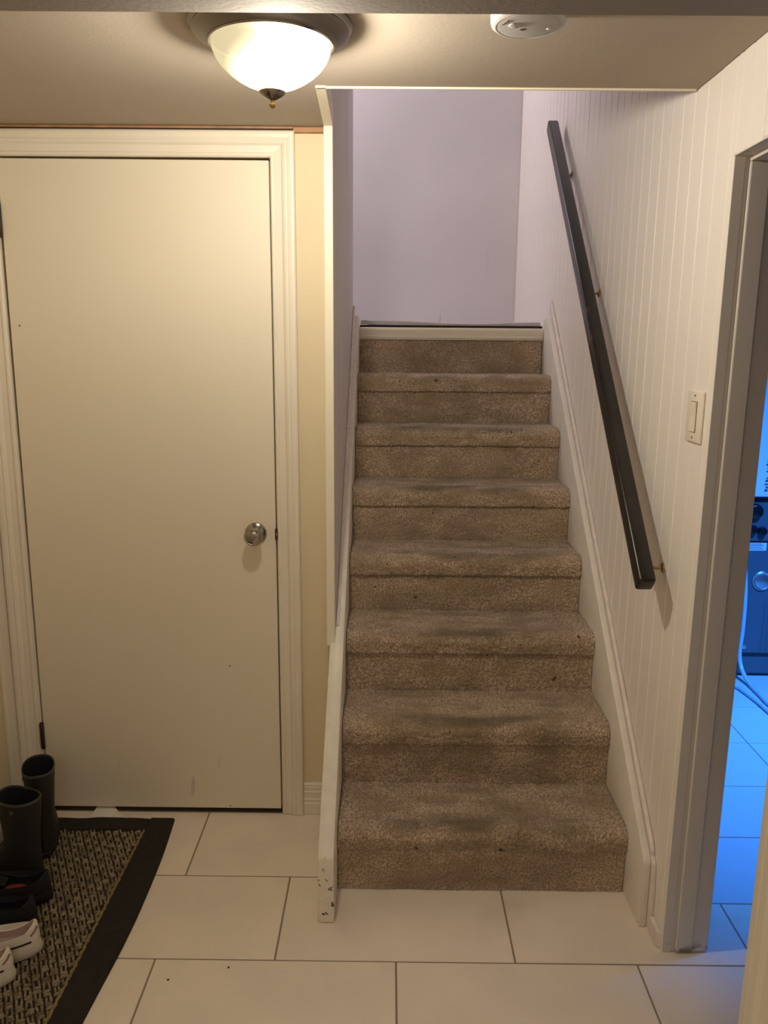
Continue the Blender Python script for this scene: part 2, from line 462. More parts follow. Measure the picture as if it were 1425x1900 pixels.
# near side of the doorway: the post of its casing
nj = struct(empty('trim_1', (XR, NY, 0)))
prof = [(0,0), (0,.022), (.006,.030), (.030,.034), (.036,.029), (.041,.034), (.062,.036), (.070,.028), (.070,0)]
obj('casing_leg', MB().prism([(XR-d, NY-w) for w, d in prof], .002, 2.01, 'z'), M['casing'], nj)
obj('jamb_board', MB().box(XR, .944, NY-.02, NY, .002, HZ), M['jamb'], nj)

# ------------------------------------------------------------------ closet door
d1 = struct(empty('door_1', (-.58, .37, 0)))
slab = MB().add([(-.9615,.364,.016),(-.2065,.364,.016),(-.2060,.364,1.990),(-.9560,.364,1.991),
                 (-.9615,.400,.016),(-.2065,.400,.016),(-.2060,.400,1.990),(-.9560,.400,1.991)],
                [(0,1,2,3),(7,6,5,4),(0,4,5,1),(1,5,6,2),(2,6,7,3),(3,7,4,0)])
obj('door_slab', slab, M['door'], d1, bevel=.0025)
obj('jamb_left', MB().box(DX0-.012, -.9655, .366, .47, 0, DZ1), M['casing'], d1)
obj('jamb_right', MB().box(-.2025, DX1+.012, .366, .47, 0, DZ1), M['casing'], d1)
obj('door_stop', MB().box(-.9655, -.2025, .402, .43, 1.93, DZ1).box(-.9655, -.935, .402, .43, .0, 1.94).box(-.235, -.2025, .402, .43, .0, 1.94), M['dark'], d1)
kx, kz = -.2665, .937
kb = obj('doorknob', MB().lathe([(0,0),(.0325,0),(.0325,.004),(.030,.007),(.014,.012),(.0115,.020),(.0125,.026),(.022,.032),
                                (.0265,.038),(.0275,.046),(.0265,.055),(.0215,.061),(.020,.0605),(.0185,.0615),(.008,.0625),(.0075,.060),(0,.060)], 40, (kx,.364,kz), '-y'),
         M['steel'], d1, smooth=True, ang=.6)
obj('keyhole_button', MB().lathe([(0,.060),(.0062,.060),(.0062,.064),(.005,.0655),(0,.0655)], 20, (kx,.364,kz), '-y').box(kx-.004, kx+.004, .2975, .2985, kz-.0009, kz+.0009), M['steel'], kb)
for z0 in (.223, 1.783):
    x = -.9635+.0035*(z0/1.9)
    h = obj('hinge', MB().lathe([(0,-.001),(.004,-.001),(.0065,.003),(.0065,.086),(.004,.090),(0,.090)], 14, (x,.358,z0), 'z'), M['hinge'], d1, smooth=True)
    obj('hinge_leaf', MB().box(x, x+.0035, .3605, .366, z0+.004, z0+.084), M['steel'], h)
for nx, nz in ((-.930, 1.541), (-.359, .509), (-.372, .024)):
    obj('nail_hole', MB().lathe([(0,0),(.0026,0),(.002,.0006),(0,.0008)], 8, (nx, .3642, nz), '-y'), M['dark'], d1)
lt = obj('latch', MB().box(-.2078, -.2005, .357, .3655, .919, .951), M['hinge'], d1)
obj('strike_lip', MB().box(-.2045, -.1985, .3565, .3600, .931, .940), M['nickel'], lt)

# its casing, mitred
def frame_sweep(path, prof, y):
    """path: opening outline (x, z); profile (w outwards, d towards the hall)"""
    out = []
    for i, (x, z) in enumerate(path):
        a = path[max(i-1, 0)]; b = path[min(i+1, len(path)-1)]
        n = Vector((0, 0))
        if i > 0: t = (Vector((x, z))-Vector(a)).normalized(); n += Vector((-t.y, t.x))
        if i < len(path)-1: t = (Vector(b)-Vector((x, z))).normalized(); n += Vector((-t.y, t.x))
        n = n.normalized()
        if 0 < i < len(path)-1: n *= 1.41421
        out.append((x, z, n))
    return out
def casing_piece(a, b, prof, y):
    mb = MB()
    for (x, z, n) in (a, b):
        for w, d in prof: mb.v.append((x+n.x*w, y-d, z+n.y*w))
    k = len(prof)
    mb.f = [(i, (i+1) % k, k+(i+1) % k, k+i) for i in range(k)] + [tuple(range(k)), tuple(range(k, 2*k))]
    return mb
CP = [(0,0), (0,.009), (.004,.013), (.010,.013), (.013,.010), (.030,.012), (.036,.017), (.041,.019), (.046,.0175), (.050,.0195), (.058,.021), (.064,.020), (.068,.016), (.068,0)]
ct = struct(empty('trim_2', (-.58, YD, 0)))
ph = frame_sweep([(DX0-.004, .002), (DX0+.002, DZ1), (DX1-.0005, DZ1), (DX1+.0005, .002)], CP, YD)
for nm, a, b in (('casing_leg', 0, 1), ('casing_head', 1, 2), ('casing_leg', 2, 3)):
    obj(nm, casing_piece(ph[a], ph[b], CP, YD-.002), M['casing'], ct)
# bare wood strip and dark gap under the ceiling
struct(obj('trim_3', MB().box(XL, -.135, .352, YD, 2.068, ZC-.001).box(-.137, -.0535, .356, YD, 2.060, ZC-.001), M['wood'], bevel=.0015, seg=1))
struct(obj('trim_4', MB().box(XL, -.137, .357, YD, 2.060, 2.068), M['dark']))
# corner trim of the stairwell, going on along the ceiling opening
t5 = struct(empty('trim_5', (-.04, .33, 0)))
obj('corner_board', MB().box(-.0525, -.0275, .332, .3725, .592, ZC-.004), M['trim'], t5, bevel=.0015, seg=1)
obj('opening_board', MB().add([(-.0445,.012,ZC-.004),(-.0215,.012,ZC-.004),(-.0275,.371,ZC-.004),(-.0525,.371,ZC-.004),
                               (-.0445,.012,ZC+.06),(-.0215,.012,ZC+.06),(-.0275,.371,ZC+.06),(-.0525,.371,ZC+.06)],
                              [(3,2,1,0),(4,5,6,7),(0,1,5,4),(1,2,6,5),(2,3,7,6),(3,0,4,7)]), M['trim'], t5)
obj('opening_bead', MB().box(-.0445, XR-.004, .016, .024, ZC-.004, ZC+.06), M['trim'], t5, bevel=.002)

# baseboards
BP = [(0,0), (.013,0), (.013,.036), (.010,.042), (.011,.050), (.0085,.054), (.0085,.070), (.010,.076), (.0075,.080), (.0085,.092), (.007,.096), (.008,.101), (.004,.107), (0,.107)]
struct(obj('baseboard_door', MB().prism([(YD-d, z+.001) for d, z in BP], -.1325, -.046, 'x'), M['casing']))
struct(obj('baseboard_left', MB().prism([(XL+d, z+.001) for d, z in BP], -3.2, .295, 'y'), M['casing']))
struct(obj('trim_6', MB().box(XL, XL+.012, .300, .366, .001, ZC-.012), M['casing'], bevel=.002))

# ------------------------------------------------------------------ staircase
st = thing('staircase', 'flight of stairs in worn taupe carpet between white painted stringers', 'stairs', (0, 0, 0))
XW = .80
def carpet_sheet(prof, nx=190, amp=.0014, m='carpet'):
    # resample profile to ~4 mm
    pts = [Vector((0, a, b)) for a, b in prof]
    out = [pts[0]]
    for a, b in zip(pts, pts[1:]):
        n = max(1, int((b-a).length/.0042))
        for i in range(1, n+1): out.append(a.lerp(b, i/n))
    n = len(out)
    P = np.array([(p.y, p.z) for p in out])
    T = np.gradient(P, axis=0); T /= np.linalg.norm(T, axis=1)[:, None]+1e-9
    N = np.stack([T[:, 1], -T[:, 0]], 1)
    xs = np.linspace(.0015, XW-.0015, nx)
    R = rng.normal(0, amp, (n, nx))
    R += np.interp(np.linspace(0, 1, nx), np.linspace(0, 1, 14), rng.normal(0, .0011, 14))[None, :]
    Y = P[:, 0][:, None]-N[:, 0][:, None]*R; Z = P[:, 1][:, None]-N[:, 1][:, None]*R
    X = np.repeat(xs[None, :], n, 0)+rng.normal(0, .0007, (n, nx))
    X = np.clip(X, .0008, XW-.0008)
    V = np.stack([X, Y, Z], 2).reshape(-1, 3)
    i = np.arange(n-1)[:, None]*nx+np.arange(nx-1)[None, :]
    F = np.stack([i, i+1, i+nx+1, i+nx], 2).reshape(-1, 4)
    me = bpy.data.meshes.new('carpet')
    me.from_pydata(V.tolist(), [], F.tolist())
    me.polygons.foreach_set('use_smooth', [True]*len(me.polygons))
    me.materials.append(M[m]); me.update()
    return me
def nose_profile():
    # local: y = 0 at the riser below, z = 0 at the tread's top
    p = [(RUN+.004, .0)]
    R, ny = .034, -.013
    p.append((ny+R, .0))
    for i in range(1, 9):
        a = PI/2*i/8; p.append((ny+R-R*math.sin(a), -R+R*math.cos(a)))
    p += [(ny+.0015, -.064), (ny+.004, -.069), (ny+.010, -.0705), (.010, -.0705)]
    return p
RISER = [(0, .126), (0, -.002)]
tm = [carpet_sheet(nose_profile(), amp=.0017) for _ in range(2)]
rm = [carpet_sheet([(0, 0), (0, .131)], amp=.0009, m='risercarpet') for _ in range(2)]
rtop = carpet_sheet([(0, 0), (0, .150)], amp=.0009, m='risercarpet')
for k in range(1, 8):
    inst('tread', tm[k % 2], (0, (k-1)*RUN, k*RISE), st)
    inst('riser', rm[k % 2], (0, (k-1)*RUN, (k-1)*RISE+(.001 if k == 1 else 0)), st)
inst('riser', rtop, (0, 7*RUN, 7*RISE), st)
def string_poly(lift=0., y1=1.535):
    return [(-.137, .0005), (-.137, line_z(-.125)+lift-.012), (-.128, line_z(-.122)+lift), (y1-.02, line_z(y1-.02)+lift), (y1, line_z(y1-.02)+lift+.002), (y1+.055, line_z(y1)+lift-.03), (y1+.055, 1.15), (.40, .0005)]
sl = obj('stringer', MB().prism(string_poly(), -.043, .0, 'x'), M['string'], st, bevel=.005, seg=2, smooth=True, ang=.5)
sr = obj('stringer', MB().prism(string_poly(), XW, .8215, 'x'), M['string2'], st, bevel=.004, seg=2, smooth=True, ang=.5)
def bead(y0, y1, x0, x1, h):
    return MB().prism([(y0, line_z(y0)-.05), (y0, line_z(y0)+h*.6), (y0+.012, line_z(y0+.012)+h), (y1, line_z(y1)+h), (y1, line_z(y1)-.05)], x0, x1, 'x')
obj('bead_moulding', bead(.375, 1.545, XS+.0005, XS+.0105, .020), M['pinktrim'], sl, bevel=.003)
obj('bead_moulding', bead(-.125, 1.575, .8215, XR-.0005, .022), M['pinktrim'], sr, bevel=.004)
obj('bead_foot', MB().prism([(-.150, .001), (-.150, .11), (-.142, .19), (-.10, .22), (-.10, .001)], .8215, XR-.0005, 'x'), M['pinktrim'], sr, bevel=.003)
# little turned-down scrap of quarter round between stringer and wall foot
struct(obj('trim_7', MB().prism([(.8220, -.2255+.02), (.8337, -.2255+.008), (.8337, -.151), (.8220, -.151)], .001, .046, 'z'), M['pinktrim'], bevel=.003))
# landing
nose = [(1.572, 1.5285), (1.570, 1.536), (1.574, 1.541), (1.571, 1.549), (1.5675, 1.562), (1.569, 1.570), (1.574, 1.574), (1.60, 1.574), (1.60, 1.5285)]
obj('landing_nosing', MB().prism(nose, .001, XW-.001, 'x'), M['casing'], st)
obj('nosing_shoe', MB().prism([(1.580, 1.523), (1.580, 1.5275), (1.60, 1.5275), (1.60, 1.523)], .001, XW-.001, 'x'), M['casing'], st)
struct(obj('floor_landing', MB().box(-1.2, XR, 1.642, YB, 1.50, 1.574), M['landing']))
def flap():
    mb = MB(); n = 40
    for i in range(n+1):
        x = .004+(XW-.012)*i/n; t = i/n
        lift = .006+.0035*math.sin(t*7.1+.6)-.004*max(0, math.sin(t*PI))**2 + (.004 if i < 2 else 0)
        y = 1.612+.003*math.sin(t*11)
        for (dy, dz) in ((0, 0), (0, .016+.002*math.sin(t*5)), (.025, .017), (.028, 0)):
            mb.v.append((x, y+dy, 1.5765+lift+dz))
    for i in range(n):
        for j in range(4):
            mb.f.append((i*4+j, i*4+(j+1) % 4, (i+1)*4+(j+1) % 4, (i+1)*4+j))
    mb.f += [(0, 1, 2, 3), tuple(4*n+j for j in range(4))]
    return mb
obj('lifted_sheet_edge', flap(), M['landing'], st, smooth=True)
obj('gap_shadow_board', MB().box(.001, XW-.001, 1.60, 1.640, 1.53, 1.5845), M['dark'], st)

# ------------------------------------------------------------------ handrail
hr = thing('handrail', 'dark lacquered square wooden handrail on brass brackets along the panelled wall', 'handrail', (.765, -.10, .93))
A = Vector((.763, -.100, .925)); B = Vector((.785, 1.52, 2.378))
ax = (B-A).normalized(); sx = ax.cross(Vector((0, 0, 1))).normalized(); uz = sx.cross(ax)
mb = MB(); hw, hh = .0210, .0235
for P in (A, B):
    for a, b in ((-1,-1), (1,-1), (1,1), (-1,1)): mb.v.append(tuple(P+sx*hw*a+uz*hh*b))
mb.f = [(0,1,2,3), (7,6,5,4), (0,4,5,1), (1,5,6,2), (2,6,7,3), (3,7,4,0)]
obj('rail', mb, M['rail'], hr, bevel=.007, seg=3, smooth=True, ang=.9)
L = (B-A).length
for t in (.045, .545, .875):
    P = A+ax*(L*t); under = P-uz*(hh+.001)
    wz = under.z-.012
    br = obj('bracket', MB().tube([under+Vector((0,0,.001)), under+Vector((.004,0,-.014)), Vector((XR-.018, under.y, wz-.016)), Vector((XR-.004, under.y, wz-.014))], .004, 10), M['brass'], hr, smooth=True)
    obj('bracket_plate', MB().lathe([(0,.0),(.013,.0),(.012,.003),(.007,.005),(0,.005)], 20, (XR-.0008, under.y, wz-.014), '-x'), M['brass'], br, smooth=True)
    obj('bracket_saddle', MB().box(under.x-.012, under.x+.012, under.y-.022, under.y+.022, under.z-.0015, under.z+.0005), M['brass'], br)

# ------------------------------------------------------------------ light switch
sw = thing('light_switch', 'ivory rocker light switch on the panelled wall beside the doorway', 'switch', (XR-.001, -.142, 1.34))
y0, y1, z0, z1 = -.187, -.099, 1.282, 1.399
obj('wall_plate', MB().box(XR-.0075, XR-.0006, y0, y1, z0, z1), M['switch'], sw, bevel=.004, seg=3, smooth=True, ang=.6)
yc, zc = (y0+y1)/2, (z0+z1)/2
obj('rocker_recess', MB().box(XR-.0080, XR-.0070, yc-.0178, yc+.0178, zc-.0348, zc+.0348), M['switchgap'], sw)
obj('rocker', MB().prism([(zc-.0335, XR-.0125), (zc+.0335, XR-.0078), (zc+.0335, XR-.0070), (zc-.0335, XR-.0070)], 0, 1, 'x'), M['switch'], sw) if False else None
rk = MB()
for yy in (yc-.0165, yc+.0165):
    for zz, xx in ((zc-.0335, XR-.0085), (zc-.0335, XR-.0105), (zc+.002, XR-.0095), (zc+.0325, XR-.0128), (zc+.0335, XR-.0085)):
        rk.v.append((xx, yy, zz))
rk.f = [(0,1,2,3,4), (5,6,7,8,9), (0,5,6,1), (1,6,7,2), (2,7,8,3), (3,8,9,4), (4,9,5,0)]
obj('rocker', rk, M['switch'], sw)
for zz in (z0+.011, z1-.011):
    obj('screw', MB().lathe([(0,0),(.003,0),(.0027,.0008),(0,.001)], 10, (XR-.0074, yc, zz), '-x'), M['nickel'], sw)

# ------------------------------------------------------------------ ceiling lamp
LX, LY = -.094, -.345
lp = thing('ceiling_lamp', 'lit flush ceiling lamp with frosted bowl and satin metal pan', 'lamp', (LX, LY, ZC))
pan = obj('pan', MB().lathe([(0,0),(.150,0),(.151,-.005),(.146,-.009),(.1445,-.012),(.146,-.016),(.141,-.021),(.124,-.030),(.119,-.033),(.1175,-.0345),(.1125,-.0335),(.1115,-.028),(0,-.026)], 56, (LX,LY,ZC-.001)), M['nickel'], lp, smooth=True, ang=.6)
obj('pan_glare_mask', MB().lathe([(0,-.0285),(.1105,-.0285),(.1105,-.0300),(0,-.0300)], 40, (LX,LY,ZC-.001)), M['dark'], pan)  # added black disc, keeps the bulb-lit pan from showing through the bowl
obj('pan_ring', MB().lathe([(.116,-.0325),(.1175,-.036),(.1155,-.0385),(.1125,-.037),(.112,-.033)], 56, (LX,LY,ZC-.001)), M['steel'], pan, smooth=True)
gp = [(.1100,-.031),(.1108,-.038),(.1090,-.048),(.1035,-.060),(.0945,-.072),(.0815,-.084),(.067,-.094),(.052,-.102),(.039,-.107),(.030,-.1105),(.024,-.1145),(.021,-.117)]
obj('glass_bowl', MB().lathe(gp, 56, (LX,LY,ZC-.001)), M['glass'], lp, smooth=True, ang=1.2)
bd = bpy.data.lights.new('bulb_light', 'POINT'); bd.energy = BULB_WATT; bd.color = (1, .935, .82); bd.shadow_soft_size = .028
bl = bpy.data.objects.new('bulb_light', bd); COL.objects.link(bl); bl.location = (LX+.020, LY-.008, ZC-.074)
fn = obj('finial_cap', MB().lathe([(0,-.114),(.0245,-.1145),(.0255,-.117),(.023,-.121),(.015,-.1265),(.008,-.130),(.0055,-.1315),(0,-.132)], 32, (LX,LY,ZC-.001)), M['steel'], lp, smooth=True)
obj('finial_knob', MB().lathe([(0,-.131),(.004,-.1315),(.0038,-.134),(.0058,-.137),(.0062,-.140),(.0048,-.1435),(0,-.1455)], 20, (LX,LY,ZC-.001)), M['brass'], fn, smooth=True)

# ------------------------------------------------------------------ smoke detector
SX, SY = .367, -.440
sd = thing('smoke_detector', 'round white smoke detector on the ceiling in front of the beam', 'detector', (SX, SY, ZC))
obj('base_ring', MB().lathe([(0,0),(.066,0),(.0665,-.006),(.065,-.012),(0,-.012)], 40, (SX,SY,ZC-.001)), M['plastic'], sd, smooth=True, ang=.5)
cv = obj('cover', MB().lathe([(.0655,-.011),(.0655,-.026),(.0640,-.032),(.0585,-.036),(.056,-.0362),(.0545,-.0348),(.053,-.0362),(.030,-.0385),(0,-.039)], 40, (SX,SY,ZC-.001)), M['greyplastic'], sd, smooth=True, ang=.6)
def slot_arc(r, a0, a1, w=.0035):
    mb = MB(); n = 10
    for i in range(n+1):
        a = a0+(a1-a0)*i/n
        for rr in (r-w/2, r+w/2):
            for zz in (-.0385, -.0355): mb.v.append((SX+rr*math.cos(a), SY+rr*math.sin(a), ZC-.001+zz))
    for i in range(n):
        k = i*4
        mb.f += [(k,k+4,k+5,k+1), (k+2,k+3,k+7,k+6), (k,k+2,k+6,k+4), (k+1,k+5,k+7,k+3)]
    mb.f += [(0,1,3,2), (n*4,n*4+2,n*4+3,n*4+1)]
    return mb
for q in range(1): obj('vent_slot', slot_arc(.047, PI+.25+q*.55, PI+.62+q*.55), M['slot'], cv)
obj('test_button', MB().lathe([(0,-.0385),(.010,-.0385),(.010,-.0402),(.008,-.041),(0,-.0412)], 20, (SX-.026,SY-.012,ZC-.001)), M['greyplastic'], cv, smooth=True)
obj('sounder_hole', MB().lathe([(0,-.0383),(.0055,-.0383),(.0055,-.0392),(0,-.0392)], 16, (SX-.008,SY+.005,ZC-.001)), M['slot'], cv)
obj('indicator', MB().lathe([(0,-.0372),(.004,-.0372),(.0035,-.0392),(0,-.0395)], 12, (SX+.036,SY+.004,ZC-.001)), M['plastic'], cv)

# ------------------------------------------------------------------ rug
RX0, RX1, RY0, RY1 = -1.033, -.5405, -1.05, .318
BW = .078
rg = thing('rug', 'brown basket weave doormat with a dark cloth border on the tiles', 'rug', (-.79, -.35, 0))
obj('backing', MB().box(RX0+.01, RX1-.01, RY0+.01, RY1-.01, .0006, .0045), M['rugbase'], rg)
def border(x0, x1, y0, y1, wav=None):
    mb = MB(); n = 30; along_x = (x1-x0) > (y1-y0)
    for i in range(n+1):
        t = i/n
        jit = .0022*math.sin(t*9.0+1)+.0012*math.sin(t*23)
        if along_x:
            x = x0+(x1-x0)*t
            ring = [(x, y0, .001), (x, y0+.002, .008), (x, y1-.004+jit, .008), (x, y1+jit, .001)]
        else:
            y = y0+(y1-y0)*t
            bow = .016*math.sin(PI*min(1, max(0, (t-.42)/.58))) if wav else 0
            ring = [(x0, y, .001), (x0+.002, y, .008), (x1-.004+jit*.5+bow, y, .008), (x1+jit*.5+bow, y, .001)]
        mb.v += ring
    for i in range(n):
        for j in range(4): mb.f.append((i*4+j, i*4+(j+1) % 4, (i+1)*4+(j+1) % 4, (i+1)*4+j))
    mb.f += [(0,1,2,3), tuple(n*4+j for j in range(4))]
    return mb
obj('border', border(RX1-BW, RX1, RY0, RY1, True), M['rugborder'], rg, smooth=True, ang=.9)
obj('border', border(RX0, RX0+.05, RY0, RY1), M['rugborder'], rg, smooth=True, ang=.9)
obj('border', border(RX0, RX1-BW, RY1-.066, RY1), M['rugborder'], rg, smooth=True, ang=.9)
obj('border', border(RX0, RX1-BW, RY0, RY0+.066), M['rugborder'], rg, smooth=True, ang=.9)
# corner tab
def cord():
    mb = MB(); pts = []
    y = RY0+.07; i = 0
    while y < RY1-.066:
        pts.append((RX1-BW-.002+.0013*math.sin(i*1.3), y, .0075)); y += .006; i += 1
    k = len(mb.v); n = 6
    for q, p in enumerate(pts):
        r = .0040*(1+.28*math.sin(q*1.9))
        for j in range(n): mb.v.append((p[0]+r*math.cos(2*PI*j/n), p[1], p[2]+r*math.sin(2*PI*j/n)))
    for q in range(len(pts)-1):
        for j in range(n): mb.f.append((q*n+j, q*n+(j+1) % n, (q+1)*n+(j+1) % n, (q+1)*n+j))
    return mb
obj('edge_cord', cord(), M['rugcord'], rg, smooth=True)
def nubs():
    mb = MB()
    base = [(-1,-.75,0),(1,-.75,0),(1.1,.75,0),(-1.1,.75,0),(-.7,-.5,1),(.7,-.5,1),(.75,.5,1),(-.75,.5,1)]
    f = [(0,1,5,4),(1,2,6,5),(2,3,7,6),(3,0,4,7),(4,5,6,7)]
    x0, x1, y0, y1 = RX0+.05, RX1-BW-.004, RY0+.066, RY1-.066
    B = .0205; th = math.radians(28); ct, sn = math.cos(th), math.sin(th)
    for i in range(-75, 76):
        for j in range(-75, 76):
            bx, by = -.8+(i*B)*ct-(j*B)*sn, -.37+(i*B)*sn+(j*B)*ct
            if not (x0-.01 < bx < x1+.01 and y0-.01 < by < y1+.01): continue
            turned = (i+j) % 2
            for q in (-.5, .5):
                a = th+(PI/2 if turned else 0)+random.gauss(0, .10); c, s = math.cos(a), math.sin(a)
                px, py = bx-q*.0103*s+random.gauss(0, .0006), by+q*.0103*c+random.gauss(0, .0006)
                l, w, h = .0088*random.uniform(.85, 1.1), .0040*random.uniform(.85, 1.1), .0058*random.uniform(.8, 1.2)
                if not (x0+.005 < px < x1-.003 and y0+.004 < py < y1-.004): continue
                mb.add([(px+(u*l)*c-(v*w)*s, py+(u*l)*s+(v*w)*c, .0040+h*t) for u, v, t in base], f)
    return mb
nb = obj('woven_nubs', nubs(), M['nub'], rg, smooth=True, ang=1.6); nb['kind'] = 'stuff'
RT = .0105      # top of the rug

# ------------------------------------------------------------------ footwear
def ring(n, x0, x1, b, zf, toe=.9, heel=.55):
    """egg outline from heel (x0) to toe (x1), half width b, height zf(c, s) with c=1 at the toe"""
    out = []
    for i in range(n):
        a = 2*PI*i/n; c, s = math.cos(a), math.sin(a)
        cx, hl = (x0+x1)/2, (x1-x0)/2
        e = .82
        xx = cx+hl*math.copysign(abs(c)**e, c)
        wide = b*(.90+.12*c-.06*c*c)
        out.append((xx, wide*math.copysign(abs(s)**.85, s), zf(c, s)))
    return out
def loft(rings, cap0=True, cap1=True):
    n = len(rings[0]); mb = MB()
    for r in rings: mb.v += r
    for k in range(len(rings)-1):
        for i in range(n): mb.f.append((k*n+i, k*n+(i+1) % n, (k+1)*n+(i+1) % n, (k+1)*n+i))
    if cap0: mb.f.append(tuple(range(n))[::-1])
    if cap1: mb.f.append(tuple((len(rings)-1)*n+i for i in range(n)))
    return mb
def flat(z): return lambda c, s: z
NR = 40
def local(name, mb, m, parent, **kw):
    me = to_mesh(name, mb, m, (0,0,0), **kw); o = bpy.data.objects.new(name, me); return link(o, parent)

def low_shoe(name, label, cat, loc, rz, group, mats, L=.255, b=.046, stripe=None, sole_h=.03, insole=None):
    t = thing(name, label, cat, loc, rz, group)
    k = L/.255
    local('sole', loft([ring(NR, .008, L-.012, b*.86, flat(.0)), ring(NR, -.002, L, b*1.0, flat(.008)), ring(NR, -.004, L+.002, b*1.04, flat(sole_h*.7)),
                        ring(NR, 0, L-.001, b*1.0, lambda c, s: sole_h+.004*abs(c)), ring(NR, .004, L-.006, b*.95, flat(sole_h+.002))]), mats['sole'], t, smooth=True, ang=.9)
    rim_z = lambda c, s: .071+.018*max(0, -c)**3+.012*max(0, c)**2-.017*s*s*(1-.6*abs(c))
    up = loft([ring(NR, .003, L-.004, b*.965, flat(sole_h-.002)),
               ring(NR, .0005, L-.006, b*1.0, lambda c, s: sole_h+.014-.002*c),
               ring(NR, .001, L*.86, b*.96, lambda c, s: .058+.002*c),
               ring(NR, .004, L*.72, b*.90, lambda c, s: .069+.008*max(0, -c)**2+.008*max(0, c)),
               ring(NR, .006, L*.60, b*.82, lambda c, s: rim_z(c, s)-.001),
               ring(NR, .010, L*.58, b*.78, lambda c, s: rim_z(c, s)+.0015),
               ring(NR, .014, L*.565, b*.74, lambda c, s: rim_z(c, s)-.002)], True, False)
    local('upper', up, mats['upper'], t, smooth=True, ang=1.2)
    inn = loft([ring(NR, .0135, L*.568, b*.745, lambda c, s: rim_z(c, s)-.0015), ring(NR, .012, L*.58, b*.77, flat(.052)), ring(NR, .012, L*.66, b*.74, flat(.036))], False, True)
    local('lining', inn, mats['lining'], t, smooth=True)
    if insole: 
        local('insole', loft([ring(NR, .060, L*.47, b*.50, flat(.0365)), ring(NR, .062, L*.465, b*.48, flat(.0395))]), insole, t)
    tg = MB()
    tg.prism([(L*.42, .064), (L*.50, .074), (L*.60, .076), (L*.60, .070), (L*.44, .060)], -b*.38, b*.38, 'y')
    local('tongue', tg, mats['upper'], t, bevel=.003)
    if stripe:
        for sgn in (-1, 1):
            mb = MB(); n = 14
            for i in range(n+1):
                a = (PI-.62)-(1.35)*i/n
                p1 = ring_pt(a*sgn, .0005, L-.006, b*1.0, sole_h+.0145)
                for dz, ex in ((-.0022, .0), (-.0022, .0014), (.0022, .0014), (.0022, 0)):
                    nx = Vector((math.cos(a), sgn*math.sin(a)*1.0, 0))
                    mb.v.append((p1[0]+nx.x*ex, p1[1]+nx.y*ex, p1[2]+dz))
            for i in range(n):
                for j in range(4): mb.f.append((i*4+j, i*4+(j+1) % 4, (i+1)*4+(j+1) % 4, (i+1)*4+j))
            mb.f += [(0,1,2,3), tuple(n*4+j for j in range(4))]
            o = local('stripe', mb, stripe, t)
            mb = MB(); n = 5
            for i in range(n+1):
                u = i/n; a = (PI-.30)-.38*u
                p1 = ring_pt(a*sgn, .0015, L*.80, b*.925, .078-.017*u)
                for dz, ex in ((-.0015, -.004), (-.0015, .0022), (.0015, .0022), (.0015, -.004)):
                    mb.v.append((p1[0]+math.cos(a)*ex, p1[1]+sgn*math.sin(a)*ex, p1[2]+dz))
            for i in range(n):
                for j in range(4): mb.f.append((i*4+j, i*4+(j+1) % 4, (i+1)*4+(j+1) % 4, (i+1)*4+j))
            mb.f += [(0,1,2,3), tuple(n*4+j for j in range(4))]
            local('heel_slit', mb, M['slit'], t)
    return t
def ring_pt(a, x0, x1, b, z):
    c, s = math.cos(a), math.sin(a)
    return ((x0+x1)/2+(x1-x0)/2*math.copysign(abs(c)**.82, c), b*(.90+.12*c-.06*c*c)*math.copysign(abs(s)**.85, s), z)

wm = dict(sole=M['whitesole'], upper=M['whiteshoe'], lining=M['lining'])
low_shoe('white_shoe', 'white low shoe with a black side stripe, close against the black shoes on the mat', 'shoe', (-.720, -.258, RT), math.radians(197), 'pair of white shoes on the mat', wm, b=.0395, stripe=M['blacksole'])
low_shoe('white_shoe', 'white black-striped low shoe, outer of the pair, only its heel showing', 'shoe', (-.744, -.350, RT), math.radians(197), 'pair of white shoes on the mat', wm, b=.0395, stripe=M['blacksole'])
bmats = dict(sole=M['blacksole'], upper=M['blackshoe'], lining=M['blacksole'])
low_shoe('black_shoe', 'black low shoe with a red patch on its insole, in front of the boots', 'shoe', (-.772, -.070, RT), math.radians(188), 'pair of black shoes on the mat', bmats, L=.265, insole=M['red'])
low_shoe('black_shoe', 'black low shoe between the red-lined black shoe and the white shoes', 'shoe', (-.768, -.172, RT), math.radians(188), 'pair of black shoes on the mat', bmats, L=.265)

